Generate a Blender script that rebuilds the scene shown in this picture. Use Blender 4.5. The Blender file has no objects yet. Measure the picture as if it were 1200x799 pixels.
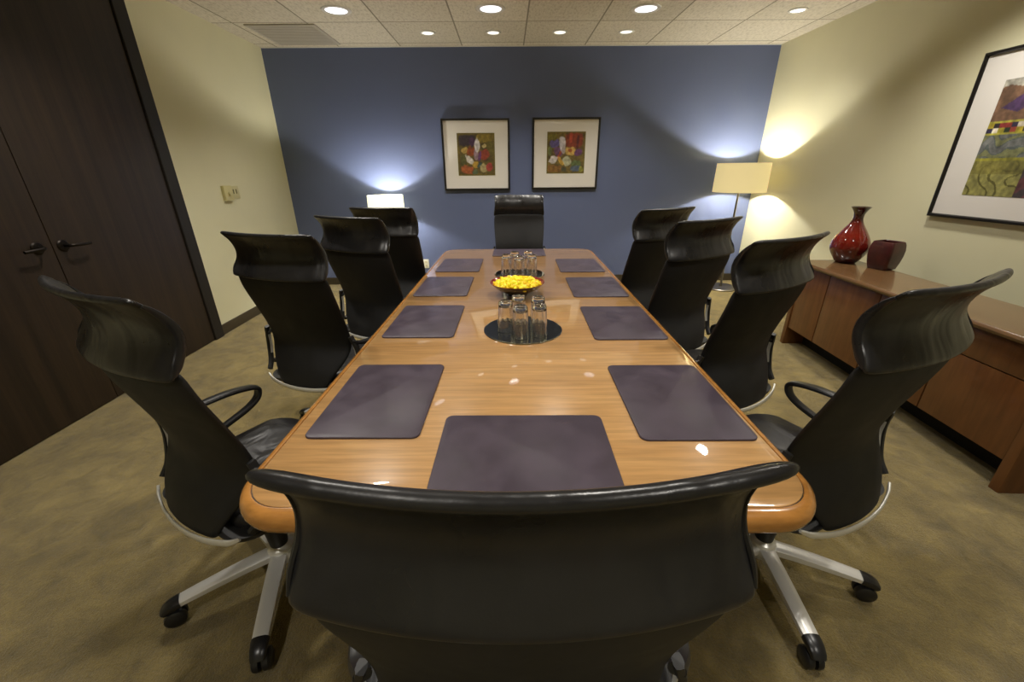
import bpy, bmesh, math, random
from mathutils import Vector, Matrix
random.seed(7)
sc = bpy.context.scene
COL = sc.collection
PI = math.pi

# ------------------------------------------------------------------ materials
def srgb(r, g, b):
    f = lambda c: (c/255/12.92) if c/255 <= .04045 else ((c/255+.055)/1.055)**2.4
    return (f(r), f(g), f(b), 1)

def base_mat(name, col, rough=.5, metal=0., **kw):
    m = bpy.data.materials.new(name); m.use_nodes = True
    nt = m.node_tree; b = nt.nodes['Principled BSDF']
    b.inputs['Base Color'].default_value = col if len(col) == 4 else (*col, 1)
    b.inputs['Roughness'].default_value = rough
    b.inputs['Metallic'].default_value = metal
    for k, v in kw.items():
        b.inputs[k.replace('_', ' ')].default_value = v
    return m, nt, b

def N(nt, t, **kw):
    n = nt.nodes.new(t)
    for k, v in kw.items(): setattr(n, k, v)
    return n

def coords(nt, kind='Object', scale=(1, 1, 1), rot=(0, 0, 0)):
    tc = N(nt, 'ShaderNodeTexCoord'); mp = N(nt, 'ShaderNodeMapping')
    mp.inputs['Scale'].default_value = scale; mp.inputs['Rotation'].default_value = rot
    nt.links.new(tc.outputs[kind], mp.inputs[0]); return mp.outputs[0]

def noise(nt, vec, scale, detail=4, rough=.55, dist=0.):
    n = N(nt, 'ShaderNodeTexNoise'); n.inputs['Scale'].default_value = scale
    n.inputs['Detail'].default_value = detail; n.inputs['Roughness'].default_value = rough
    n.inputs['Distortion'].default_value = dist
    nt.links.new(vec, n.inputs['Vector']); return n.outputs['Fac']

def ramp(nt, fac, stops):
    r = N(nt, 'ShaderNodeValToRGB'); e = r.color_ramp.elements
    while len(e) < len(stops): e.new(.5)
    for el, (p, c) in zip(e, stops):
        el.position = p; el.color = c if len(c) == 4 else (*c, 1)
    nt.links.new(fac, r.inputs[0]); return r.outputs[0]

def mixc(nt, a, b, fac, mode='MIX'):
    m = N(nt, 'ShaderNodeMix', data_type='RGBA', blend_type=mode)
    for s, v in ((m.inputs[0], fac), (m.inputs[6], a), (m.inputs[7], b)):
        if hasattr(v, 'is_linked') or hasattr(v, 'links'): nt.links.new(v, s)
        else: s.default_value = v
    return m.outputs[2]

def bump(nt, b, h, strength=.2, dist=.01):
    n = N(nt, 'ShaderNodeBump'); n.inputs['Strength'].default_value = strength
    n.inputs['Distance'].default_value = dist
    nt.links.new(h, n.inputs['Height']); nt.links.new(n.outputs[0], b.inputs['Normal']); return n

def mul(c, k): return (c[0]*k, c[1]*k, c[2]*k, 1)

def paint_mat(name, col, var=.06):
    m, nt, b = base_mat(name, col, .62)
    v = coords(nt)
    f = noise(nt, v, 1.3, 3)
    nt.links.new(ramp(nt, f, [(.3, mul(col, 1-var)), (.7, mul(col, 1+var))]), b.inputs['Base Color'])
    bump(nt, b, noise(nt, v, 220, 2), .06, .002)
    return m

def wood_mat(name, dark, light, rough, scale=(1, 1, 1), big=3., fine=30., coat=0., rot=(0, 0, 0)):
    """scale stretches the grain: the small component is the grain direction"""
    m, nt, b = base_mat(name, light, rough)
    v = coords(nt, 'Object', scale, rot)
    f1 = noise(nt, v, big, 5, .6, .4)
    f2 = noise(nt, v, fine, 3, .6)
    c1 = ramp(nt, f1, [(.25, dark), (.5, tuple((a+c)/2 for a, c in zip(dark, light))), (.75, light)])
    c2 = ramp(nt, f2, [(.35, (.72, .72, .72, 1)), (.62, (1.08, 1.08, 1.08, 1))])
    nt.links.new(mixc(nt, c1, c2, .75, 'MULTIPLY'), b.inputs['Base Color'])
    b.inputs['Coat Weight'].default_value = coat; b.inputs['Coat IOR'].default_value = 1.5 if coat < .9 else 1.75; b.inputs['Coat Roughness'].default_value = .03
    if coat < .5: bump(nt, b, f2, .08, .002)
    return m

def leather_mat(name, col, rough, bscale=260, bstr=.12, wr=0.):
    m, nt, b = base_mat(name, col, rough)
    v = coords(nt)
    f = noise(nt, v, bscale, 3)
    big = noise(nt, v, 9, 3)
    nt.links.new(ramp(nt, big, [(.3, mul(col, .8)), (.7, mul(col, 1.25))]), b.inputs['Base Color'])
    nt.links.new(ramp(nt, big, [(.3, (rough-.06,)*3), (.7, (rough+.08,)*3)]), b.inputs['Roughness'])
    n1 = bump(nt, b, f, bstr, .002)
    if wr:
        n2 = N(nt, 'ShaderNodeBump'); n2.inputs['Strength'].default_value = wr; n2.inputs['Distance'].default_value = .03
        nt.links.new(noise(nt, coords(nt, 'Object', (7, 4, 1.6)), 1.6, 2, .4, .8), n2.inputs['Height'])
        nt.links.new(n2.outputs[0], n1.inputs['Normal'])
    return m

def emit_mat(name, col, strength, base=(1, 1, 1, 1)):
    m, nt, b = base_mat(name, base, .6)
    b.inputs['Emission Color'].default_value = (*col[:3], 1); b.inputs['Emission Strength'].default_value = strength
    return m

M = {}
M['wall'] = paint_mat('cream_wall_paint', (.70, .67, .45, 1), .03)
M['blue'] = paint_mat('blue_wall_paint', (.114, .146, .275, 1), .04)

# carpet: olive plush pile with swept patches
m, nt, b = base_mat('olive_plush_carpet', (.2, .15, .06, 1), .95)
v = coords(nt)
p1 = noise(nt, v, 2.2, 5, .62, 1.2); p2 = noise(nt, v, 9, 5, .65, .8); p3 = noise(nt, coords(nt, 'Object', (1, 1, 1)), 130, 4, .75)
c = ramp(nt, p1, [(.3, (.180, .128, .028, 1)), (.5, (.262, .190, .048, 1)), (.72, (.35, .258, .072, 1))])
c = mixc(nt, c, ramp(nt, p2, [(.3, (.56, .56, .56, 1)), (.65, (1.15, 1.15, 1.15, 1))]), .8, 'MULTIPLY')
c = mixc(nt, c, ramp(nt, p3, [(.3, (.6, .6, .6, 1)), (.7, (1.2, 1.2, 1.2, 1))]), .7, 'MULTIPLY')
nt.links.new(c, b.inputs['Base Color'])
b.inputs['Sheen Weight'].default_value = .25; b.inputs['Sheen Roughness'].default_value = .5
b.inputs['Specular IOR Level'].default_value = .1
n1 = bump(nt, b, p3, .9, .014)
n2 = N(nt, 'ShaderNodeBump'); n2.inputs['Strength'].default_value = .5; n2.inputs['Distance'].default_value = .03
nt.links.new(p2, n2.inputs['Height']); nt.links.new(n2.outputs[0], n1.inputs['Normal'])
M['carpet'] = m

# ceiling tiles
TX0, TY0, TS = .205, 4.655, .682
m, nt, b = base_mat('acoustic_ceiling_tile', (.55, .5, .4, 1), .9)
tc = N(nt, 'ShaderNodeTexCoord'); sep = N(nt, 'ShaderNodeSeparateXYZ'); nt.links.new(tc.outputs['Object'], sep.inputs[0])
def mth(op, a, bb=None):
    n = N(nt, 'ShaderNodeMath', operation=op)
    for i, q in enumerate((a, bb)):
        if q is None: continue
        if isinstance(q, (int, float)): n.inputs[i].default_value = q
        else: nt.links.new(q, n.inputs[i])
    return n.outputs[0]
def cell(o, off): return mth('DIVIDE', mth('SUBTRACT', o, off), TS)
gx, gy = cell(sep.outputs[0], TX0-10*TS), cell(sep.outputs[1], TY0-10*TS)
def line(g):
    d = mth('ABSOLUTE', mth('SUBTRACT', mth('FRACT', g), .5))
    return mth('GREATER_THAN', d, .5-.010)
ln = mth('MAXIMUM', line(gx), line(gy))
cb = N(nt, 'ShaderNodeCombineXYZ'); nt.links.new(mth('FLOOR', gx), cb.inputs[0]); nt.links.new(mth('FLOOR', gy), cb.inputs[1])
wn = N(nt, 'ShaderNodeTexWhiteNoise', noise_dimensions='2D'); nt.links.new(cb.outputs[0], wn.inputs['Vector'])
fis = noise(nt, coords(nt, 'Object', (1, .35, 1)), 60, 4, .7)
big = noise(nt, coords(nt), 2.5, 3)
c = ramp(nt, fis, [(.34, (.46, .415, .32, 1)), (.5, (.60, .55, .445, 1)), (.7, (.66, .61, .50, 1))])
c = mixc(nt, c, ramp(nt, wn.outputs['Value'], [(0, (.86, .85, .82, 1)), (1, (1.06, 1.06, 1.06, 1))]), 1., 'MULTIPLY')
c = mixc(nt, c, (.22, .195, .14, 1), ln)
nt.links.new(c, b.inputs['Base Color'])
bump(nt, b, fis, .35, .01)
M['ceiling'] = m

M['door'] = wood_mat('dark_stained_door_wood', (.009, .005, .0025, 1), (.036, .020, .009, 1), .5, (14, 14, .5), 1.2, 6)
M['casing'] = wood_mat('black_brown_casing', (.006, .0045, .003, 1), (.014, .010, .006, 1), .6, (14, 14, .6), 1.5, 8)
M['base_l'] = wood_mat('brown_baseboard', (.04, .03, .016, 1), (.06, .046, .026, 1), .45, (1, .3, 6), 2, 10)
M['table'] = wood_mat('honey_oak_veneer', (.45, .235, .080, 1), (.58, .335, .130, 1), .28, (.45, 7, 7), 1.6, 9, 1.)
M['table_edge'] = wood_mat('oak_bullnose', (.36, .15, .03, 1), (.50, .23, .055, 1), .25, (1.5, 5, 5), 1.6, 9, .6)
M['groove'] = base_mat('dark_groove', (.03, .018, .008, 1), .5)[0]
M['pedestal'] = wood_mat('oak_pedestal', (.2, .09, .02, 1), (.34, .16, .045, 1), .35, (6, 6, .5), 1.6, 9)
M['cred'] = wood_mat('cherry_credenza_wood', (.115, .042, .012, 1), (.185, .072, .022, 1), .3, (4, 4, .5), 1.5, 8, .3)
M['cred_top'] = wood_mat('cherry_credenza_top', (.12, .062, .025, 1), (.18, .095, .040, 1), .24, (6, .5, 6), 1.5, 8, .35)
M['dark'] = base_mat('dark_recess', (.006, .005, .004, 1), .7)[0]
M['leather'] = leather_mat('black_leather', (.0155, .0152, .0158, 1), .30, 260, .08, .25)
M['leather_seat'] = leather_mat('black_seat_leather', (.012, .011, .012, 1), .42, 260, .10, .5)
M['back'] = leather_mat('black_back_cover', (.0055, .0055, .0058, 1), .58, 700, .3)
M['plastic'] = base_mat('black_plastic', (.012, .012, .013, 1), .3)[0]
M['plastic2'] = base_mat('matt_black_plastic', (.012, .012, .012, 1), .5)[0]
def metal(name, col, r):
    m, nt, b = base_mat(name, col, r, 1.)
    f = noise(nt, coords(nt, 'Object', (1, 1, 1)), 40, 3)
    nt.links.new(ramp(nt, f, [(.3, (r*.85,)*3), (.7, (r*1.15,)*3)]), b.inputs['Roughness'])
    return m
M['alu'] = base_mat('polished_aluminium', (.80, .79, .75, 1), .32, .4)[0]
M['rim'] = base_mat('satin_aluminium', (.76, .75, .69, 1), .36, .4)[0]
M['chrome'] = metal('bright_chrome', (.82, .82, .8, 1), .08)
M['steel'] = metal('dull_nickel', (.22, .20, .17, 1), .35)
M['bronze'] = metal('dark_bronze', (.035, .03, .027, 1), .4)
M['pad'] = leather_mat('aubergine_leather', (.052, .038, .055, 1), .36, 420, .15)
M['mirror'] = metal('dark_mirror', (.62, .66, .64, 1), .02)
M['glass'] = base_mat('clear_glass', (1, 1, 1, 1), .0, 0, Transmission_Weight=1., IOR=1.62)[0]
M['bowl'] = base_mat('red_glazed_bowl', (.20, .012, .010, 1), .1, 0, Coat_Weight=.6)[0]
M['bowl_out'] = base_mat('black_glazed_bowl', (.012, .008, .008, 1), .12, 0, Coat_Weight=.6)[0]
m, nt, b = base_mat('yellow_candy_foil', (.85, .62, .01, 1), .28)
oi = N(nt, 'ShaderNodeObjectInfo')
nt.links.new(ramp(nt, oi.outputs['Random'], [(0, (.90, .56, .0, 1)), (.3, (.95, .76, .0, 1)), (.8, (.98, .86, .0, 1)), (1, (1., .90, .06, 1))]), b.inputs['Base Color'])
b.inputs['Coat Weight'].default_value = .15
M['candy'] = m
m, nt, b = base_mat('oxblood_glaze', (.2, .02, .01, 1), .08, 0, Coat_Weight=1.)
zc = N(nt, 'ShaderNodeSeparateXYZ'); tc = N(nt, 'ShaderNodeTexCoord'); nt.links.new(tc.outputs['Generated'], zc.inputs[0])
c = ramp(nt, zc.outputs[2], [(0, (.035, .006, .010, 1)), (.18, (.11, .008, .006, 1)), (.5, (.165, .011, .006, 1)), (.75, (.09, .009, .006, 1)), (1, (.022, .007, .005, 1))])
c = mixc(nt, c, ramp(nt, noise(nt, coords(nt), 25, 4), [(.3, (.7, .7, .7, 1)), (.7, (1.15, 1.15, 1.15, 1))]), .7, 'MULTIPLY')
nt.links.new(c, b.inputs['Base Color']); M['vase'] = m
m, nt, b = base_mat('dark_red_glaze', (.055, .008, .009, 1), .32, 0, Coat_Weight=.2)
nt.links.new(ramp(nt, noise(nt, coords(nt), 14, 4), [(.3, (.035, .006, .008, 1)), (.7, (.075, .011, .010, 1))]), b.inputs['Base Color']); M['pot'] = m
M['frame'] = base_mat('black_picture_frame', (.008, .007, .006, 1), .3)[0]
M['mat'] = paint_mat('off_white_mount', (.74, .71, .66, 1), .02)
M['ivory'] = base_mat('ivory_plastic', (.60, .54, .26, 1), .4)[0]
M['ivory2'] = base_mat('pale_ivory_plastic', (.58, .54, .30, 1), .4)[0]
M['slot'] = base_mat('dark_slot', (.16, .14, .05, 1), .6)[0]
M['white_plate'] = base_mat('white_plastic', (.75, .72, .6, 1), .4)[0]
M['trimring'] = base_mat('white_trim_ring', (.62, .60, .54, 1), .4)[0]
M['lens'] = emit_mat('downlight_lens', (.93, .91, 1.), 1.5)
M['lens_s'] = emit_mat('small_downlight_lens', (1., .96, .86), 1.15)
M['vent'] = base_mat('grey_vent_panel', (.42, .39, .33, 1), .7)[0]

# ------------------------------------------------------------------ mesh helpers
def link(name, me, mat=None, parent=None, loc=None, rot=None):
    o = bpy.data.objects.new(name, me); COL.objects.link(o)
    if mat is not None: me.materials.append(mat)
    if parent is not None: o.parent = parent
    if loc is not None: o.location = loc
    if rot is not None: o.rotation_euler = rot
    return o

def fin(name, bm, mat=None, parent=None, loc=None, rot=None, smooth=35, recalc=True):
    if recalc: bmesh.ops.recalc_face_normals(bm, faces=bm.faces)
    me = bpy.data.meshes.new(name); bm.to_mesh(me); bm.free()
    if smooth:
        for p in me.polygons: p.use_smooth = True
        me.set_sharp_from_angle(angle=math.radians(smooth))
    return link(name, me, mat, parent, loc, rot)

def tag(o, label=None, cat=None, group=None, kind=None):
    if label: o['label'] = label
    if cat: o['category'] = cat
    if group: o['group'] = group
    if kind: o['kind'] = kind
    return o

def empty(name, label, cat, loc=(0, 0, 0), rz=0, group=None):
    o = bpy.data.objects.new(name, None); COL.objects.link(o); o.empty_display_size = .1
    o.location = loc; o.rotation_euler = (0, 0, rz)
    return tag(o, label, cat, group)

def box(bm, x0, x1, y0, y1, z0, z1, bev=0., seg=2):
    r = bmesh.ops.create_cube(bm, size=1)
    for v in r['verts']:
        v.co = Vector(((x0+x1)/2+v.co.x*(x1-x0), (y0+y1)/2+v.co.y*(y1-y0), (z0+z1)/2+v.co.z*(z1-z0)))
    if bev:
        es = list({e for v in r['verts'] for e in v.link_edges})
        bmesh.ops.bevel(bm, geom=es, offset=bev, segments=seg, profile=.6, affect='EDGES')
    return bm

def lathe(bm, prof, n=40, ox=0, oy=0, cap0=False, cap1=False):
    rings = []
    for r, z in prof:
        if r < 1e-6: rings.append([bm.verts.new((ox, oy, z))])
        else: rings.append([bm.verts.new((ox+r*math.cos(2*PI*i/n), oy+r*math.sin(2*PI*i/n), z)) for i in range(n)])
    for a, c in zip(rings, rings[1:]):
        for i in range(n):
            j = (i+1) % n
            q = [a[i % len(a)], a[j % len(a)], c[j % len(c)], c[i % len(c)]]
            q2 = []
            for w in q:
                if w not in q2: q2.append(w)
            if len(q2) > 2: bm.faces.new(q2)
    if cap0 and len(rings[0]) > 2: bm.faces.new(rings[0][::-1])
    if cap1 and len(rings[-1]) > 2: bm.faces.new(rings[-1])
    return bm

def catmull(P, n=6, closed=False):
    P = [Vector(p) for p in P]; out = []
    m = len(P)
    rng = range(m) if closed else range(m-1)
    for i in rng:
        p0 = P[(i-1) % m] if (closed or i > 0) else P[0]*2-P[1]
        p1, p2 = P[i], P[(i+1) % m]
        p3 = P[(i+2) % m] if (closed or i+2 < m) else P[-1]*2-P[-2]
        for k in range(n):
            t = k/n
            out.append(.5*((2*p1)+(p2-p0)*t+(2*p0-5*p1+4*p2-p3)*t*t+(3*p1-p0-3*p2+p3)*t**3))
    if not closed: out.append(P[-1])
    return out

def sweep(bm, path, w, h, side=Vector((1, 0, 0)), n=12, closed=False, power=2.):
    """superellipse section: w along `side`, h across; w/h may be functions of t"""
    L = len(path); rings = []
    for i, p in enumerate(path):
        a = path[i-1] if (i > 0 or closed) else path[0]
        c = path[(i+1) % L] if (i < L-1 or closed) else path[-1]
        T = (c-a).normalized(); S = (side-T*side.dot(T)).normalized(); U = T.cross(S)
        t = i/max(1, L-1)
        ww = w(t) if callable(w) else w; hh = h(t) if callable(h) else h
        ring = []
        for k in range(n):
            an = 2*PI*k/n+PI/n; ca, sa = math.cos(an), math.sin(an)
            f = (abs(ca)**power+abs(sa)**power)**(-1/power)
            ring.append(bm.verts.new(p+S*(ca*f*ww/2)+U*(sa*f*hh/2)))
        rings.append(ring)
    for i in range(L if closed else L-1):
        A, B = rings[i], rings[(i+1) % L]
        for k in range(n): bm.faces.new((A[k], A[(k+1) % n], B[(k+1) % n], B[k]))
    if not closed:
        bm.faces.new(rings[0][::-1]); bm.faces.new(rings[-1])
    return bm

def rrect(hx, hy, r, n=8):
    pts = []
    for cx, cy, a0 in ((hx-r, hy-r, 0), (-hx+r, hy-r, 90), (-hx+r, -hy+r, 180), (hx-r, -hy+r, 270)):
        for k in range(n+1):
            a = math.radians(a0+90*k/n); pts.append((cx+r*math.cos(a), cy+r*math.sin(a)))
    return pts

def offset_loops(bm, hx, hy, r, prof, n=8, cap_top=True, cap_bot=True):
    """prof: list of (outset, z) from top inner to bottom"""
    rings = []
    for o, z in prof:
        rings.append([bm.verts.new((x, y, z)) for x, y in rrect(hx+o, hy+o, max(.002, r+o), n)])
    L = len(rings[0])
    for A, B in zip(rings, rings[1:]):
        for k in range(L): bm.faces.new((A[k], B[k], B[(k+1) % L], A[(k+1) % L]))
    if cap_top: bm.faces.new(rings[0])
    if cap_bot: bm.faces.new(rings[-1][::-1])
    return bm

def bake(o, smooth=50):
    dg = bpy.context.evaluated_depsgraph_get(); dg.update()
    me = bpy.data.meshes.new_from_object(o.evaluated_get(dg))
    o.modifiers.clear(); o.data = me
    for p in me.polygons: p.use_smooth = True
    return o

def copy_tree(o, parent=None):
    c = o.copy(); COL.objects.link(c); c.parent = parent
    for ch in list(o.children): copy_tree(ch, c)
    return c

# ------------------------------------------------------------------ room shell
XL, XR, YB, YF, H = -2.713, 3.102, 5.48, -1.9, 2.697
def struct(name, bm, mat, parent=None, smooth=0):
    o = fin(name, bm, mat, parent, smooth=smooth)
    if parent is None: tag(o, kind='structure')
    return o
T = .1
struct('floor', box(bmesh.new(), XL-T, XR+T, YF-T, YB+T, -T, 0), M['carpet'])
struct('ceiling', box(bmesh.new(), XL-T, XR+T, YF-T, YB+T, H, H+T), M['ceiling'])
struct('wall_left', box(bmesh.new(), XL-T, XL, YF-T, YB+T, 0, H), M['wall'])
struct('wall_right', box(bmesh.new(), XR, XR+T, YF-T, YB+T, 0, H), M['wall'])
struct('wall_back', box(bmesh.new(), XL, XR, YB, YB+T, 0, H), M['blue'])
struct('wall_front', box(bmesh.new(), XL, XR, YF-T, YF, 0, H), M['wall'])
BH = .095
struct('baseboard_left', box(bmesh.new(), XL, XL+.014, 3.625, YB, 0, BH, .003), M['base_l'])
struct('baseboard_back', box(bmesh.new(), XL+.014, XR-.014, YB-.014, YB, 0, BH, .003), M['base_l'])
struct('baseboard_right', box(bmesh.new(), XR-.014, XR, YF, YB, 0, BH, .003), M['base_l'])
# ceiling edge moulding against the walls
bm = bmesh.new(); box(bm, XL, XR, YB-.022, YB, H-.006, H); struct('trim_1', bm, M['trimring'])
# door casing and the pair of doors on the left wall
bm = bmesh.new(); box(bm, XL, XL+.032, 3.505, 3.622, 0, H, .006)
box(bm, XL, XL+.032, 1.35, 1.462, 0, H, .006); box(bm, XL, XL+.032, 1.462, 3.505, H-.05, H, .004)
struct('trim_2', bm, M['casing'])
def door(name, y0, y1):
    d = struct(name, box(bmesh.new(), XL, XL+.018, y0, y1, .006, H-.055, .003), M['door']); return d
d1 = door('door_1', 2.486, 3.500); d2 = door('door_2', 1.467, 2.481)
def handle(parent, y, z, sgn, ln):
    x = XL+.018
    bm = bmesh.new(); lathe(bm, [(.0, .010), (.018, .012), (.030, .009), (.036, .002), (.036, 0)], 28)
    ro = fin('rosette', bm, M['bronze'], parent, (x, y, z), (0, PI/2, 0))
    bm = bmesh.new()
    sweep(bm, catmull([(x+.008, y, z), (x+.040, y, z), (x+.055, y+sgn*.015, z), (x+.056, y+sgn*ln*.5, z-.002), (x+.050, y+sgn*ln, z-.004)], 6), .018, .016, Vector((0, 0, 1)), 10)
    fin('lever', bm, M['bronze'], ro).matrix_parent_inverse = ro.matrix_basis.inverted()
handle(d1, 2.545, 1.022, 1, .125)
handle(d2, 2.400, 1.030, -1, .115)

# switch plates, wall outlet, ceiling panel
t = empty('dimmer_switch', 'thick ivory dimmer switch box left of the flat plate on cream wall', 'switch', (XL, 4.232, 1.238))
fin('housing', box(bmesh.new(), 0, .028, -.062, .062, -.068, .068, .004), M['ivory'], t)
bm = bmesh.new(); lathe(bm, [(0, .018), (.014, .017), (.016, 0)], 20); fin('knob', bm, M['ivory2'], t, (.028, .0, -.005), (0, PI/2, 0))
t = empty('wall_plate', 'flat ivory socket plate with dark slots beside dimmer on cream wall', 'wall plate', (XL, 4.365, 1.238))
fin('cover', box(bmesh.new(), 0, .006, -.066, .066, -.06, .06, .002), M['ivory2'], t)
for dy in (-.022, .022):
    fin('slot', box(bmesh.new(), .005, .008, dy-.008, dy+.008, -.012, .03), M['slot'], t, smooth=0)
t = empty('wall_outlet', 'small white outlet plate low on blue wall behind the left chairs', 'outlet', (-1.092, YB, .27))
fin('cover', box(bmesh.new(), -.036, .036, -.006, 0, -.06, .06, .002), M['white_plate'], t)
for dz in (-.025, .025): fin('socket', box(bmesh.new(), -.012, .012, -.009, -.005, dz-.012, dz+.012, .003), M['ivory2'], t)
t = empty('ceiling_vent', 'plain grey return air panel in ceiling near the left back corner', 'vent', (-2.11, 5.02, H))
fin('panel', box(bmesh.new(), -.33, .33, -.33, .33, -.012, 0, .003), M['vent'], t, smooth=0)
bm = bmesh.new()
for k in range(16): box(bm, -.30, .30, -.30+k*.04, -.285+k*.04, -.015, -.011)
fin('louvre', bm, M['vent'], t, smooth=0)

# ------------------------------------------------------------------ downlights
def spot(name, loc, power, ang, blend, col, rad=.05, parent=None):
    l = bpy.data.lights.new(name, 'SPOT'); l.energy = power; l.spot_size = math.radians(ang); l.spot_blend = blend
    l.color = col; l.shadow_soft_size = rad
    o = bpy.data.objects.new(name, l); COL.objects.link(o); o.location = loc
    if parent is not None: o.parent = parent
    return o
WARM = (1., .945, .855); NEUT = (1., .93, .82)
def downlight(x, y, big, label, group, power, ang):
    t = empty('recessed_downlight', label, 'ceiling light', (x, y, H), 0, group)
    r = .112 if big else .070
    bm = bmesh.new(); lathe(bm, [(r*.80, -.002), (r*.86, -.008), (r*1.08, -.006), (r*1.14, 0)], 36)
    fin('trim_ring', bm, M['trimring'], t)
    bm = bmesh.new(); lathe(bm, [(0, -.0075), (r*.5, -.007), (r*.84, -.003)], 36); fin('lens', bm, M['lens'] if big else M['lens_s'], t)
    spot('lamp', (0, 0, -.03), power, ang, .75, WARM, .06 if big else .045, t)
PB, PS = 72, 15
for x, y, lb in ((-1.443, 4.347, 'large recessed ceiling light, leftmost of the big front row'),
                 (-.119, 4.327, 'large recessed ceiling light, middle one of the big front row'),
                 (1.219, 4.347, 'large recessed ceiling light, right one of the big front row')):
    downlight(x, y, True, lb, 'large recessed ceiling lights', PB, 118)
downlight(2.578, 4.41, False, 'small recessed ceiling light nearest the cream right wall', 'small recessed ceiling lights', PS*1.3, 105)
for x, lb in ((-.774, 'small recessed ceiling light, leftmost of four near the blue wall'), (-.117, 'small recessed ceiling light, second from left near the blue wall'),
              (.553, 'small recessed ceiling light, third from left near the blue wall'), (1.222, 'small recessed ceiling light, rightmost of four near the blue wall')):
    downlight(x, 4.985, False, lb, 'small recessed ceiling lights', PS*.8, 88)
# unseen ceiling spots: some read off reflections and scallops, the rest added as fill
for x, y, p, a in ((-.9, 3.15, PB, 118), (.42, 2.9, PB*.8, 118), (1.72, 3.15, PB, 118), (-1.75, 2.6, PB*1.35, 128), (2.5, 2.75, PB*1.2, 124), (-.9, 1.2, PB, 120), (.45, .9, PB*.8, 120), (1.75, 1.2, PB, 120),
                   (-.9, -.8, PB*1.1, 130), (1.2, -.8, PB*1.1, 130)):
    spot('unseen_ceiling_spot', (x, y, H-.03), p, a, .85, WARM, .07)

# ------------------------------------------------------------------ lamps
def shade_mat(name, col, emis, strength):
    m, nt, b = base_mat(name, col, .8)
    b.inputs['Emission Color'].default_value = emis; b.inputs['Emission Strength'].default_value = strength
    f = noise(nt, coords(nt, 'Object', (1, 1, 1)), 160, 2)
    bump(nt, b, f, .1, .002)
    return m
M['shade_r'] = shade_mat('cream_fabric_shade', (.62, .54, .30, 1), (1., .80, .38, 1), .52)
M['shade_l'] = shade_mat('white_fabric_shade', (.75, .72, .55, 1), (1., .96, .62, 1), 1.25)
M['bulb'] = emit_mat('lamp_bulb', (1., .93, .8), 14)
def lamp(t, R0, R1, z0, z1, shade, baseR, poleR, power, dx=0):
    bm = bmesh.new(); lathe(bm, [(0, .022), (baseR*.96, .018), (baseR, .012), (baseR, 0)], 48, cap1=True); fin('base', bm, M['steel'], t)
    bm = bmesh.new(); lathe(bm, [(poleR*1.8, .02), (poleR, .05), (poleR, z0-.02), (poleR*1.5, z0), (poleR*1.5, z0+.06), (0, z0+.07)], 16); fin('pole', bm, M['steel'], t)
    bm = bmesh.new(); lathe(bm, [(R0, z0), (R1, z1), (R1-.004, z1), (R0-.004, z0), (R0, z0)], 64)
    s = fin('lamp_shade', bm, shade, t)
    bm = bmesh.new()
    for k in range(3):
        a = 2*PI*k/3
        sweep(bm, [Vector((0, 0, z0+.065)), Vector((math.cos(a)*(R0-.004), math.sin(a)*(R0-.004), z0+.02))], .004, .004, Vector((0, 0, 1)), 6)
    fin('spider', bm, M['steel'], s)
    zb = (z0+z1)/2+.0
    bm = bmesh.new(); lathe(bm, [(0, zb-.05), (.014, zb-.045), (.016, zb-.02), (.03, zb+.01), (.024, zb+.035), (0, zb+.045)], 20); fin('bulb', bm, M['bulb'], t)
    l = bpy.data.lights.new('bulb_light', 'POINT'); l.energy = power; l.color = (1., .96, .88); l.shadow_soft_size = .035
    o = bpy.data.objects.new('bulb_light', l); COL.objects.link(o); o.parent = t; o.location = (0, 0, zb)
t = empty('floor_lamp', 'tall floor lamp with wide cream drum shade in the back right corner', 'lamp', (2.735, 5.10, 0))
lamp(t, .287, .282, 1.160, 1.473, M['shade_r'], .20, .012, 170)
t = empty('side_lamp', 'glowing white drum shade lamp behind the left chairs at blue wall', 'lamp', (-1.46, 5.21, 0))
lamp(t, .215, .208, .92, 1.152, M['shade_l'], .15, .012, 140)

# ------------------------------------------------------------------ art
def art_mesh(name, w, h, nx, ny, fn, mat_rough=.6):
    """flat print in local XZ facing -Y, origin at centre; colours stored per corner"""
    bm = bmesh.new()
    g = [[bm.verts.new((-w/2+w*i/nx, 0, h/2-h*j/ny)) for i in range(nx+1)] for j in range(ny+1)]
    for j in range(ny):
        for i in range(nx): bm.faces.new((g[j][i], g[j+1][i], g[j+1][i+1], g[j][i+1]))
    me = bpy.data.meshes.new(name); bm.to_mesh(me); bm.free()
    ca = me.color_attributes.new('paint', 'FLOAT_COLOR', 'POINT')
    for k, v in enumerate(me.vertices):
        u, vv = v.co.x/w+.5, .5-v.co.z/h
        ca.data[k].color = srgb(*fn(u, vv))
    m, nt, b = base_mat(name+'_ink', (1, 1, 1, 1), mat_rough)
    at = N(nt, 'ShaderNodeVertexColor'); at.layer_name = 'paint'
    f = noise(nt, coords(nt), 60, 3)
    nt.links.new(mixc(nt, at.outputs[0], ramp(nt, f, [(.3, (.6, .6, .6, 1)), (.7, (1., 1., 1., 1))]), .8, 'MULTIPLY'), b.inputs['Base Color'])
    me.materials.append(m); return me
from mathutils import noise as MN
def blend(c, d, a): return tuple(x+(y-x)*a for x, y in zip(c, d))
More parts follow.
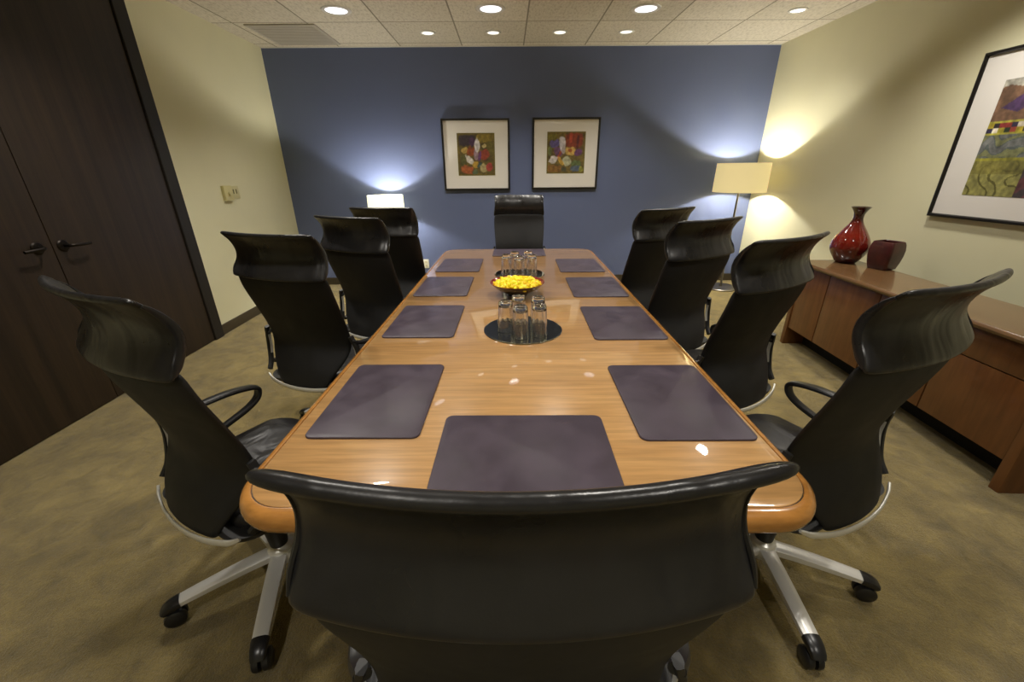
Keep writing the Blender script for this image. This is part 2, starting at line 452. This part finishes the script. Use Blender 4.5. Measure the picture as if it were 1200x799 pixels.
def painter(bg, shapes, seed):
    def fn(u, v):
        n1 = MN.noise(Vector((u*5+seed, v*5, 0))); n2 = MN.noise(Vector((u*14, v*14+seed, 3)))
        c = tuple(max(0, x*(1+.35*n1+.3*n2)) for x in bg)
        uu, vv = u+.03*n1, v+.03*n2
        for (cu, cv, ru, rv, rot, col, pw) in shapes:
            a = math.radians(rot); x, y = uu-cu, vv-cv
            p, q = (x*math.cos(a)+y*math.sin(a))/ru, (-x*math.sin(a)+y*math.cos(a))/rv
            d = (abs(p)**pw+abs(q)**pw)**(1/pw)
            al = max(0, min(1, (1.12-d)/.24))
            if al > 0: c = blend(c, tuple(k*(1+.25*n2) for k in col), al*.92)
        e = min(u, 1-u, v, 1-v)
        if e < .03: c = blend(c, (120, 108, 34), .7)
        return tuple(max(0, min(255, x)) for x in c)
    return fn
A1 = painter((96, 82, 36), [
    (.27, .17, .22, .12, 0, (52, 42, 52), 4), (.40, .2, .09, .1, 0, (70, 42, 74), 2), (.72, .12, .22, .10, 0, (138, 118, 40), 4), (.86, .35, .10, .16, 0, (104, 96, 40), 3),
    (.20, .40, .11, .07, 0, (196, 165, 88), 2), (.36, .42, .10, .11, 20, (150, 72, 34), 3), (.72, .50, .13, .11, -30, (152, 62, 44), 3), (.70, .30, .06, .05, 0, (196, 176, 120), 2),
    (.50, .50, .07, .14, 0, (158, 132, 150), 2), (.60, .54, .04, .12, 15, (104, 62, 120), 2), (.53, .29, .07, .165, -4, (224, 220, 224), 2), (.31, .62, .145, .075, 38, (226, 220, 214), 2.2),
    (.25, .86, .17, .10, 10, (172, 92, 50), 3), (.48, .74, .09, .08, 0, (198, 160, 62), 2), (.58, .74, .09, .05, -40, (62, 84, 86), 2), (.70, .82, .12, .10, 0, (182, 166, 116), 2),
    (.85, .80, .08, .10, 0, (166, 60, 56), 2), (.46, .92, .09, .06, 0, (92, 108, 80), 2), (.15, .62, .08, .12, 0, (92, 92, 50), 2)], 1.7)
A2 = painter((106, 90, 42), [
    (.19, .27, .14, .11, -20, (98, 88, 152), 2.2), (.14, .12, .14, .08, 0, (118, 110, 40), 3), (.70, .2, .22, .17, 0, (140, 58, 38), 4), (.62, .14, .04, .13, 0, (182, 74, 52), 3), (.80, .24, .03, .16, 0, (92, 38, 40), 3),
    (.30, .48, .13, .09, 45, (108, 72, 112), 2.5), (.34, .52, .03, .16, 30, (170, 74, 50), 2), (.62, .46, .13, .10, 0, (214, 176, 96), 3), (.60, .44, .05, .05, 0, (170, 90, 40), 2), (.82, .49, .11, .08, -20, (104, 60, 112), 2.2),
    (.40, .28, .085, .19, -3, (212, 206, 216), 2), (.44, .42, .05, .11, 0, (176, 166, 166), 2), (.17, .66, .13, .10, -20, (210, 204, 206), 1.3), (.53, .70, .14, .13, 10, (184, 186, 158), 1.3), (.38, .70, .05, .12, -35, (206, 164, 66), 2),
    (.78, .76, .13, .08, 0, (92, 110, 66), 3), (.78, .88, .14, .07, 0, (82, 98, 122), 3), (.92, .9, .06, .07, 0, (150, 150, 60), 2), (.2, .88, .19, .09, 0, (136, 96, 44), 3), (.45, .9, .08, .06, 0, (80, 80, 60), 2), (.07, .45, .05, .12, 0, (110, 120, 70), 2)], 5.1)
def A3(u, v):
    n1 = MN.noise(Vector((u*6, v*6, 9))); n2 = MN.noise(Vector((u*20, v*20, 4))); k = 1+.25*n1+.25*n2
    if v < .06+.02*n1: c = (176, 172, 158)
    elif v < .345:
        c = (122, 92, 70)
        if abs(u-.27)/.2+abs(v-.2-.15*(.3-u))/.075 < 1: c = (82, 58, 98)
        elif abs(u-.62-.4*(.3-v)) < .05: c = (196, 160, 140)
        elif u > .62: c = (120, 70, 60)
    elif v < .46:
        q = int(u*15)+(4 if v > .40 else 0)
        c = [(190, 170, 50), (46, 38, 40), (126, 44, 42), (150, 60, 46), (52, 46, 70), (210, 200, 180), (160, 150, 50), (46, 60, 40), (180, 80, 60)][q % 9]
        if v < .36 or v > .445: c = (178, 172, 66)
    elif v < .69:
        s = math.sin(v*46+5*n1+u*3)
        c = (112, 114, 112) if s > .2 else ((86, 94, 92) if s > -.4 else (122, 124, 84))
        if v > .66: c = (150, 146, 56)
    elif u < .60:
        s = abs(math.sin(u*17+math.sin(v*24)*1.5+3*n1))
        c = (152, 148, 84) if s > .28 else (92, 88, 40)
        if v < .80: c = blend(c, (118, 112, 52), .7)
    else: c = (98, 58, 62) if math.sin(v*30+u*20) > -.3 else (70, 62, 66)
    return tuple(max(0, min(255, x*k)) for x in c)
def picture(name, label, W, Hh, pw, ph, poff, art, loc, rz, fw=.022):
    t = empty(name, label, 'picture', loc, rz)
    bm = bmesh.new()   # mitred frame
    prof = [(0, 0), (0, -.030), (.006, -.034), (fw-.006, -.034), (fw, -.024), (fw, 0)]
    rings = []
    for ins, y in prof:
        rings.append([bm.verts.new((sx*(W/2-ins), y, sz*(Hh/2-ins))) for sx, sz in ((-1, -1), (1, -1), (1, 1), (-1, 1))])
    for A, B in zip(rings, rings[1:]):
        for k in range(4): bm.faces.new((A[k], A[(k+1) % 4], B[(k+1) % 4], B[k]))
    fin('frame', bm, M['frame'], t, smooth=0)
    bm = bmesh.new(); box(bm, -W/2+fw-.002, W/2-fw+.002, -.018, -.004, -Hh/2+fw-.002, Hh/2-fw+.002); fin('mount', bm, M['mat'], t, smooth=0)
    o = link('print', art_mesh('print', pw, ph, 110, 120, art), None, t); o.location = (poff[0], -.0195, poff[1])
picture('framed_picture', 'left square picture on blue wall, abstract print with upright white oval', .812, .795, .452, .470, (.0, .008), A1, (-.366, YB, 1.588), 0)
picture('framed_picture', 'right square picture on blue wall, abstract print with violet patch top left', .808, .795, .462, .462, (.005, .015), A2, (.718, YB, 1.592), 0)
picture('framed_picture', 'large framed collage print of banded colours on right cream wall', .86, .995, .50, .665, (0, -.012), A3, (XR, 2.655, 1.588), -PI/2)

# ------------------------------------------------------------------ conference table
TC, TR_ = Vector((.065, 2.255, 0)), -.02
ZT = .745
tb = empty('conference_table', 'long honey oak conference table with rounded corners in the room centre', 'table', TC, TR_)
bm = bmesh.new(); offset_loops(bm, .65, 1.570, .105, [(-.003, ZT), (-.0005, ZT-.0015), (0, ZT-.004)], 10, True, False)
# inner slab sits flush inside the bullnose
fin('tabletop', bm, M['table'], tb)
prof = [(.0015, ZT-.004), (.003, ZT-.0005), (.008, ZT-.0005), (.017, ZT-.004), (.026, ZT-.013), (.031, ZT-.027), (.031, ZT-.037), (.026, ZT-.050), (.016, ZT-.060), (.0, ZT-.064), (-.06, ZT-.064)]
bm = bmesh.new(); offset_loops(bm, .65, 1.570, .105, prof, 10, False, True); fin('bullnose_edge', bm, M['table_edge'], tb)
bm = bmesh.new(); offset_loops(bm, .65, 1.570, .105, [(-.0004, ZT-.0035), (.0018, ZT-.0035)], 10, False, False); fin('groove', bm, M['groove'], tb)
for yy in (-.75, .75):
    bm = bmesh.new(); box(bm, -.26, .26, yy-.05, yy+.05, .05, ZT-.064, .012); box(bm, -.36, .36, yy-.09, yy+.09, 0, .055, .01)
    fin('pedestal', bm, M['pedestal'], tb)

# desk pads
bm = bmesh.new(); offset_loops(bm, .228, .160, .022, [(-.003, .0065), (-.0012, .006), (0, .0045), (0, 0)], 6)
pad0 = fin('desk_pad', bm, M['pad'], None)
PADS = [(-.406, 1.166, 90, 'first on the left side, nearest the camera'), (-.3985, 1.896, 90, 'second on the left side from the near end'), (-.396, 2.535, 90, 'third on the left side from the near end'), (-.3635, 3.15, 90, 'fourth and farthest on the left side'),
        (.5195, 1.135, 90, 'first on the right side, nearest the camera'), (.535, 1.844, 90, 'second on the right side from the near end'), (.543, 2.483, 90, 'third on the right side from the near end'), (.5415, 3.10, 90, 'fourth and farthest on the right side'),
        (.038, .878, 0, 'at the near head of the table behind foreground chair'), (.10, 3.64, 0, 'at the far head of the table')]
for i, (x, y, a, lb) in enumerate(PADS):
    o = pad0 if i == 0 else pad0.copy()
    if i: COL.objects.link(o)
    o.location = (x, y, ZT+.0002); o.rotation_euler = (0, 0, math.radians(a)+TR_)
    tag(o, 'dark aubergine leather desk pad, '+lb, 'desk pad', 'leather desk pads on the table')

# trays, glasses, bowl, candy
def tray(x, y, r, label):
    t = empty('round_tray', label, 'tray', (x, y, ZT+.0002))
    bm = bmesh.new(); lathe(bm, [(0, .0045), (r-.006, .0045)], 64); fin('mirror', bm, M['mirror'], t)
    bm = bmesh.new(); lathe(bm, [(r-.006, .0045), (r-.001, .0042), (r, .002), (r-.004, 0), (0, 0)], 64); fin('rim', bm, M['chrome'], t)
tray(.066, 1.758, .180, 'round mirrored tray holding glasses nearer the camera, before the candy bowl')
tray(.082, 2.84, .176, 'round mirrored tray holding glasses behind the candy bowl')
# inverted tumbler: rim down, heavy base up
GH, GR0, GR1 = .142, .038, .031
def tumbler():
    bm = bmesh.new()
    pr = [(GR0-.003, 0.), (GR0, .001)]
    pr += [(GR0+(GR1-GR0)*k/6, .001+(GH-.010)*k/6) for k in range(1, 7)]
    pr += [(GR1-.002, GH-.003), (GR1-.007, GH), (.014, GH), (.010, GH-.002), (0, GH-.002)]
    lathe(bm, pr, 60)
    for v_ in bm.verts:
        if .001 < v_.co.z < GH*.62:
            a_ = math.atan2(v_.co.y, v_.co.x); k_ = 1-.035*abs(math.sin(5*a_))*min(1, (GH*.62-v_.co.z)/.02); v_.co.x *= k_; v_.co.y *= k_
    pi = [(GR0-.003, 0.), (GR0-.003, .003)] + [(GR0-.003+(GR1-GR0)*k/6, .003+(GH-.030)*k/6) for k in range(1, 7)] + [(GR1-.010, GH-.020), (0, GH-.019)]
    lathe(bm, pi, 60)
    bmesh.ops.remove_doubles(bm, verts=bm.verts, dist=1e-5)
    return fin('drinking_glass', bm, M['glass'])
g0 = tumbler(); first = True
GL = [(-.012, 1.735, 'left one on the near tray'), (.048, 1.815, 'back one on the near tray, nearest the bowl'), (.052, 1.660, 'front middle one on the near tray'), (.136, 1.790, 'back right one on the near tray'), (.134, 1.680, 'front right one on the near tray'),
      (-.010, 2.80, 'left one on the far tray'), (.050, 2.90, 'back middle one on the far tray'), (.076, 2.735, 'front middle one on the far tray'), (.145, 2.915, 'back right one on the far tray'), (.165, 2.785, 'front right one on the far tray')]
for i, (x, y, lb) in enumerate(GL):
    o = g0 if i == 0 else g0.copy()
    if i: COL.objects.link(o)
    o.location = (x, y, ZT+.0055)
    tag(o, 'upside down clear glass tumbler, '+lb, 'glass', 'upturned tumblers on the near tray' if i < 5 else 'upturned tumblers on the far tray')
BX, BY = .054, 2.335
t = empty('candy_bowl', 'wide shallow red bowl heaped with yellow candy at table centre', 'bowl', (BX, BY, ZT+.0002))
bm = bmesh.new(); lathe(bm, [(0, .0), (.058, 0), (.060, .006), (.058, .010), (.090, .022), (.128, .046), (.155, .071), (.158, .076)], 56); fin('outer_shell', bm, M['bowl_out'], t)
bm = bmesh.new(); lathe(bm, [(.158, .076), (.156, .0775), (.153, .076), (.126, .052), (.088, .029), (.04, .020), (0, .019)], 56); fin('inner_glaze', bm, M['bowl'], t)
def candy():
    bm = bmesh.new()
    lathe(bm, [(0, -.0135), (.0065, -.012), (.0092, -.006), (.0096, 0), (.0092, .006), (.0065, .012), (0, .0135)], 10)
    for s in (-1, 1):      # twisted wrapper ends
        lathe(bm, [(.002, s*.012), (.0055, s*.0185), (.001, s*.0175)], 8)
    return fin('wrapped_candy', bm, M['candy'], smooth=60)
c0 = candy(); NC = 170; k = 0
for i in range(NC):
    rr = .132*math.sqrt((i+.5)/NC); a = i*2.39996
    x, y = rr*math.cos(a), rr*math.sin(a)
    zz = .094-.030*(rr/.132)**2+random.uniform(-.005, .006)
    o = c0 if i == 0 else c0.copy()
    if i: COL.objects.link(o)
    o.location = (BX+x, BY+y, ZT+zz)
    o.rotation_euler = (random.uniform(.9, 2.2), random.uniform(-.5, .5), random.uniform(0, 2*PI))
    tag(o, 'yellow foil wrapped candy heaped in the red bowl', 'candy', 'yellow candies in the red bowl')
# lower layer that carries the heap
for i in range(60):
    rr = .105*math.sqrt((i+.5)/60); a = i*2.39996+1
    o = c0.copy(); COL.objects.link(o)
    o.location = (BX+rr*math.cos(a), BY+rr*math.sin(a), ZT+.078-.020*(rr/.105)**2)
    o.rotation_euler = (random.uniform(1.2, 1.9), random.uniform(-.3, .3), random.uniform(0, 2*PI))

# ------------------------------------------------------------------ credenza
CZ = .72
ang = -.060
ct = empty('credenza', 'low cherry wood credenza with panel doors along the right wall', 'cabinet', (2.41, 3.32, 0), -ang*-1)
# local: x 0 (front) .. .44 (back), y 0 (far end) .. -1.84 (near end)
ct.rotation_euler = (0, 0, ang)
LN = 1.85; DP = .44
bm = bmesh.new()
prof = [(-.02, .0), (-.026, -.006), (-.030, -.016), (-.026, -.028), (-.016, -.034)]
A = []
for x, z in prof: A.append([bm.verts.new((x+.0, yy, CZ+z)) for yy in (.02, -LN-.02)])
A.append([bm.verts.new((DP, yy, CZ-.034)) for yy in (.02, -LN-.02)]); A.append([bm.verts.new((DP, yy, CZ)) for yy in (.02, -LN-.02)])
for i in range(len(A)):
    B = A[(i+1) % len(A)]; bm.faces.new((A[i][0], A[i][1], B[1], B[0]))
bm.faces.new([a[0] for a in A]); bm.faces.new([a[1] for a in A][::-1])
fin('top', bm, M['cred_top'], ct)
bm = bmesh.new(); box(bm, .022, DP-.01, -LN+.05, -.05, .16, CZ-.034); fin('carcass', bm, M['dark'], ct, smooth=0)
for y0, y1 in ((-.045, 0.), (-LN, -LN+.045)):
    fin('end_panel', box(bmesh.new(), -.006, DP-.005, y0, y1, 0, CZ-.034, .003), M['cred'], ct)
fin('underbody_shade', box(bmesh.new(), .16, .20, -LN+.045, -.045, 0, .16), M['dark'], ct, smooth=0)  # near-black board stands in for the shadow in the open space below
div = [-.045, -.375, -.855, -1.335, -LN+.045]
for k in range(4):
    y1, y0 = div[k]-.004, div[k+1]+.004
    if k == 3:
        fin('drawer', box(bmesh.new(), .0, .022, y0, y1, .535, CZ-.040, .002), M['cred'], ct)
        fin('door', box(bmesh.new(), .0, .022, y0, y1, .155, .529, .002), M['cred'], ct)
    else:
        fin('door', box(bmesh.new(), .0, .022, y0, y1, .155, CZ-.040, .002), M['cred'], ct)

# vases
def bottle_vase():
    pr = [(0, 0), (.060, 0), (.074, .010), (.108, .060), (.128, .105), (.130, .135), (.118, .180), (.092, .228), (.066, .268), (.046, .300), (.036, .325), (.033, .345), (.036, .372), (.048, .398), (.064, .418), (.066, .421), (.060, .420), (.044, .398), (.031, .372), (.028, .345), (.030, .325), (.0, .30)]
    bm = bmesh.new()
    P = catmull([(r, 0, z) for r, z in pr[1:-1]], 3)
    lathe(bm, [(0, 0)]+[(max(0.0005, p.x), p.z) for p in P]+[(0, .31)], 48)
    return fin('bottle_vase', bm, M['vase'], smooth=60)
o = bottle_vase(); o.location = (2.70, 3.235, CZ+.0003); o.rotation_euler = (0, 0, .4)
tag(o, 'tall glossy oxblood bottle vase with flared lip on the credenza', 'vase')
bm = bmesh.new(); rings = []
for z, hw, r in ((0, .060, .016), (.004, .064, .018), (.05, .074, .02), (.10, .080, .02), (.14, .081, .02), (.178, .076, .018), (.198, .069, .016), (.201, .064, .014), (.196, .061, .014), (.15, .070, .016), (.05, .064, .016), (.02, .054, .014)):
    rings.append([bm.verts.new((x, y, z)) for x, y in rrect(hw, hw, r, 5)])
for A_, B_ in zip(rings, rings[1:]):
    for k in range(len(A_)): bm.faces.new((A_[k], A_[(k+1) % len(A_)], B_[(k+1) % len(A_)], B_[k]))
bm.faces.new(rings[0][::-1]); bm.faces.new(rings[-1])
o = fin('square_pot', bm, M['pot']); o.location = (2.79, 3.00, CZ+.0003); o.rotation_euler = (0, 0, .30)
tag(o, 'squat square dark red pot beside the tall vase on the credenza', 'vase')

# ------------------------------------------------------------------ office chair (faces +Y locally, origin on floor under the column)
def loft(rows, nx, ext=1.):
    """rows: (z, y_edge, y_mid, halfwidth)"""
    bm = bmesh.new(); g = []
    for z, ye, ym, hw in rows:
        g.append([bm.verts.new((hw*u, ye+(ym-ye)*(1-u*u), z)) for u in [-1+2*i/nx for i in range(nx+1)]])
    for A, B in zip(g, g[1:]):
        for i in range(nx): bm.faces.new((A[i], A[i+1], B[i+1], B[i]))
    return bm
def shell(name, rows, nx, thick, mat, parent, offset=1.):
    o = fin(name, loft(rows, nx), mat, parent, recalc=False)
    s = o.modifiers.new('s', 'SOLIDIFY'); s.thickness = thick; s.offset = offset; s.use_even_offset = True
    b = o.modifiers.new('b', 'SUBSURF'); b.levels = 2; b.render_levels = 2
    return bake(o)
def make_chair():
    t = empty('office_chair', 'x', 'chair', (0, 0, 0), 0, 'black leather high back chairs around the table')
    back = [(.448, -.216, -.232, .132), (.472, -.211, -.229, .146), (.520, -.192, -.216, .174), (.57, -.156, -.193, .211), (.625, -.118, -.165, .238), (.67, -.108, -.158, .244), (.75, -.128, -.176, .248), (.85, -.164, -.210, .255), (.95, -.200, -.244, .260), (1.012, -.206, -.248, .252)]
    shell('backrest', back, 8, .022, M['back'], t, -1.)
    head = [(.990, -.224, -.264, .254), (1.004, -.223, -.263, .259), (1.028, -.208, -.250, .256), (1.055, -.192, -.236, .250), (1.082, -.185, -.230, .247), (1.108, -.188, -.234, .245), (1.133, -.199, -.243, .244), (1.155, -.214, -.256, .245), (1.171, -.230, -.271, .248), (1.182, -.243, -.282, .248)]
    hd = shell('headrest', head, 8, .018, M['leather'], t, -1.)
    # welted edge up each side of the headrest
    for s in (-1, 1):
        bm = bmesh.new(); sweep(bm, catmull([(s*(hw-.007), ye+.010, z) for z, ye, ym, hw in head[1:-1]], 3), lambda q: .010*min(1, .5+4*q), lambda q: .023*min(1, .4+5*q)-.014*max(0, (q-.6)/.4), Vector((1, 0, 0)), 10)
        fin('piping', bm, M['leather'], hd)
    # seat cushion
    bm = bmesh.new(); rings = []
    def outline(k, z, zf):
        pts = []
        for x, y in rrect(.240*k, .222*k, .085*k, 8):
            yy = y+.055; q = max(0, (yy-.13)/.15)
            pts.append(bm.verts.new((x*(1-.06*q), yy, z-zf*q*q)))
        return pts
    for k, z, zf in ((.90, .448, .0), (.97, .455, .01), (1., .475, .018), (1., .495, .024), (.97, .512, .028), (.88, .520, .028), (.55, .512, .022), (.15, .508, .01)): rings.append(outline(k, z, zf))
    for A, B in zip(rings, rings[1:]):
        for i in range(len(A)): bm.faces.new((A[i], A[(i+1) % len(A)], B[(i+1) % len(A)], B[i]))
    bm.faces.new(rings[0][::-1]); bm.faces.new(rings[-1]); fin('seat', bm, M['leather_seat'], t, smooth=60)
    # pan below
    bm = bmesh.new(); rings = []
    for k, z in ((1., .468), (.98, .450), (.86, .428), (.55, .412)):
        rings.append([bm.verts.new((x, y+.02, z)) for x, y in rrect(.246*k, .226*k, .09*k, 8)])
    for A, B in zip(rings, rings[1:]):
        for i in range(len(A)): bm.faces.new((A[i], A[(i+1) % len(A)], B[(i+1) % len(A)], B[i]))
    bm.faces.new(rings[0]); bm.faces.new(rings[-1][::-1]); fin('seat_pan', bm, M['plastic2'], t, smooth=60)
    # bright rail round the back of the pan
    bm = bmesh.new()
    P = catmull([(-.226, -.192, .480), (-.185, -.211, .463), (-.10, -.231, .451), (0, -.238, .447), (.10, -.231, .451), (.185, -.211, .463), (.226, -.192, .480)], 5)
    sweep(bm, P, lambda q: .010+.012*min(1, 6*q, 6*(1-q)), .008, Vector((0, 0, 1)), 10, power=4); fin('rear_rail', bm, M['rim'], t)
    # armrests
    for s in (-1, 1):
        bm = bmesh.new()
        P = catmull([(s*.252, -.118, .682), (s*.274, -.08, .664), (s*.290, .0, .657), (s*.292, .10, .654), (s*.292, .175, .643), (s*.292, .215, .625), (s*.291, .205, .588), (s*.290, .155, .560), (s*.288, .06, .535), (s*.284, -.05, .508), (s*.278, -.100, .500)], 6)
        sweep(bm, P, lambda q: .030+.008*math.sin(PI*min(1, q*1.3)), .019, Vector((1, 0, 0)), 12, power=3.)
        am = fin('armrest', bm, M['plastic'], t)
        bm = bmesh.new(); sweep(bm, catmull([(s*.250, -.118, .705), (s*.272, -.108, .62), (s*.262, -.130, .53), (s*.243, -.166, .490)], 5), .018, .024, Vector((1, 0, 0)), 10, power=4)
        fin('post', bm, M['plastic2'], am)
        bm = bmesh.new(); sweep(bm, catmull([(s*.256, -.112, .66), (s*.259, -.110, .61), (s*.257, -.120, .56)], 5), .004, .014, Vector((1, 0, 0)), 8, power=4)
        fin('metal_strip', bm, M['rim'], am)
    # tilt mechanism, column, base
    bm = bmesh.new(); box(bm, -.075, .075, -.12, .14, .355, .420, .018); fin('tilt_mechanism', bm, M['plastic2'], t)
    bm = bmesh.new(); lathe(bm, [(.05, .37), (.040, .27), (.034, .20), (.030, .155)], 24, cap0=True, cap1=True); fin('column_sleeve', bm, M['plastic2'], t)
    bm = bmesh.new(); lathe(bm, [(.0, .158), (.030, .156), (.042, .146), (.046, .125), (.046, .088), (.036, .076), (0, .074)], 32); fin('base_hub', bm, M['alu'], t)
    for k in range(5):
        a = math.radians(90+72*k+8); d = Vector((math.cos(a), math.sin(a), 0)); sd = Vector((-d.y, d.x, 0))
        bm = bmesh.new()
        P = [d*r+Vector((0, 0, z)) for r, z in ((.035, .118), (.10, .114), (.18, .106), (.26, .096), (.318, .088))]
        sweep(bm, P, lambda q: .056-.010*q, lambda q: .036-.014*q, sd, 16, power=6)
        lg = fin('base_leg', bm, M['alu'], t)
        bm = bmesh.new()
        c = d*.338
        P = [d*r+Vector((0, 0, z)) for r, z in ((.312, .0875), (.326, .0865), (.342, .083), (.356, .075), (.364, .066))]
        sweep(bm, P, lambda q: .052-.012*q*q, lambda q: .034-.010*q*q, sd, 16, power=2.8); fin('end_cap', bm, M['plastic'], lg)
        bm = bmesh.new(); mr = Matrix.Rotation(a, 4, 'Z')
        for s in (-1, 1):    # twin wheels
            before = len(bm.verts)
            lathe(bm, [(0, s*.004), (.022, s*.004), (.031, s*.005), (.033, s*.012), (.031, s*.022), (.024, s*.027), (0, s*.0275)], 22)
            bm.verts.ensure_lookup_table()
            for v in bm.verts[before:]:
                q = v.co.copy(); v.co = mr @ Vector((q.x, q.z, q.y+.033)) + c
        fin('caster', bm, M['plastic'], lg)
        bm = bmesh.new(); lathe(bm, [(0, .076), (.016, .076), (.018, .066), (.008, .060), (.008, .034), (0, .034)], 14, c.x, c.y); fin('caster_stem', bm, M['plastic'], lg)
    return t
CH = make_chair()
# (x, y, facing angle clockwise from +y, base rotation, label)
CHAIRS = [(-.862, 1.125, 29, 0, 'nearest on the left side, star base in view'),
          (-.947, 1.987, 18, 10, 'second from camera on the left side'),
          (-.82, 2.626, 24, 0, 'third from camera on the left side'),
          (-.838, 3.235, 12, 0, 'farthest left, before the glowing lamp shade'),
          (.942, 1.113, -24, 0, 'nearest on the right side, before the credenza'),
          (.964, 1.753, -28, 0, 'second from camera on the right side'),
          (.93, 2.34, -27, 0, 'third from camera on the right side'),
          (.942, 2.955, -27, 0, 'farthest right, against the blue wall'),
          (.012, .517, 0, 0, 'foreground, back to the camera at near table head'),
          (.12, 4.10, 180, 0, 'facing the camera at far table head')]
for i, (x, y, a, br, lb) in enumerate(CHAIRS):
    o = CH if i == 0 else copy_tree(CH)
    o.location = (x, y, 0); o.rotation_euler = (0, 0, -math.radians(a))
    o['label'] = 'black leather high back chair, '+lb

# ------------------------------------------------------------------ camera and render look
cam = bpy.data.cameras.new('camera'); co = bpy.data.objects.new('camera', cam); COL.objects.link(co)
cam.sensor_fit = 'HORIZONTAL'; cam.sensor_width = 36; cam.lens = 479.4554/1200*36; cam.clip_start = .02
pitch, yaw, roll = .3966, -.0088, .0088
R = Matrix.Rotation(yaw, 3, 'Z') @ Matrix.Rotation(PI/2-pitch, 3, 'X') @ Matrix.Rotation(-roll, 3, 'Z')
co.matrix_world = Matrix.Translation((0, 0, 1.425)) @ R.to_4x4()
sc.camera = co
w = bpy.data.worlds.new('room_world'); sc.world = w; w.use_nodes = True
w.node_tree.nodes['Background'].inputs[0].default_value = (.8, .85, 1, 1); w.node_tree.nodes['Background'].inputs[1].default_value = .05
sc.view_settings.view_transform = 'Standard'
sc.view_settings.look = 'None'
sc.view_settings.exposure = .06
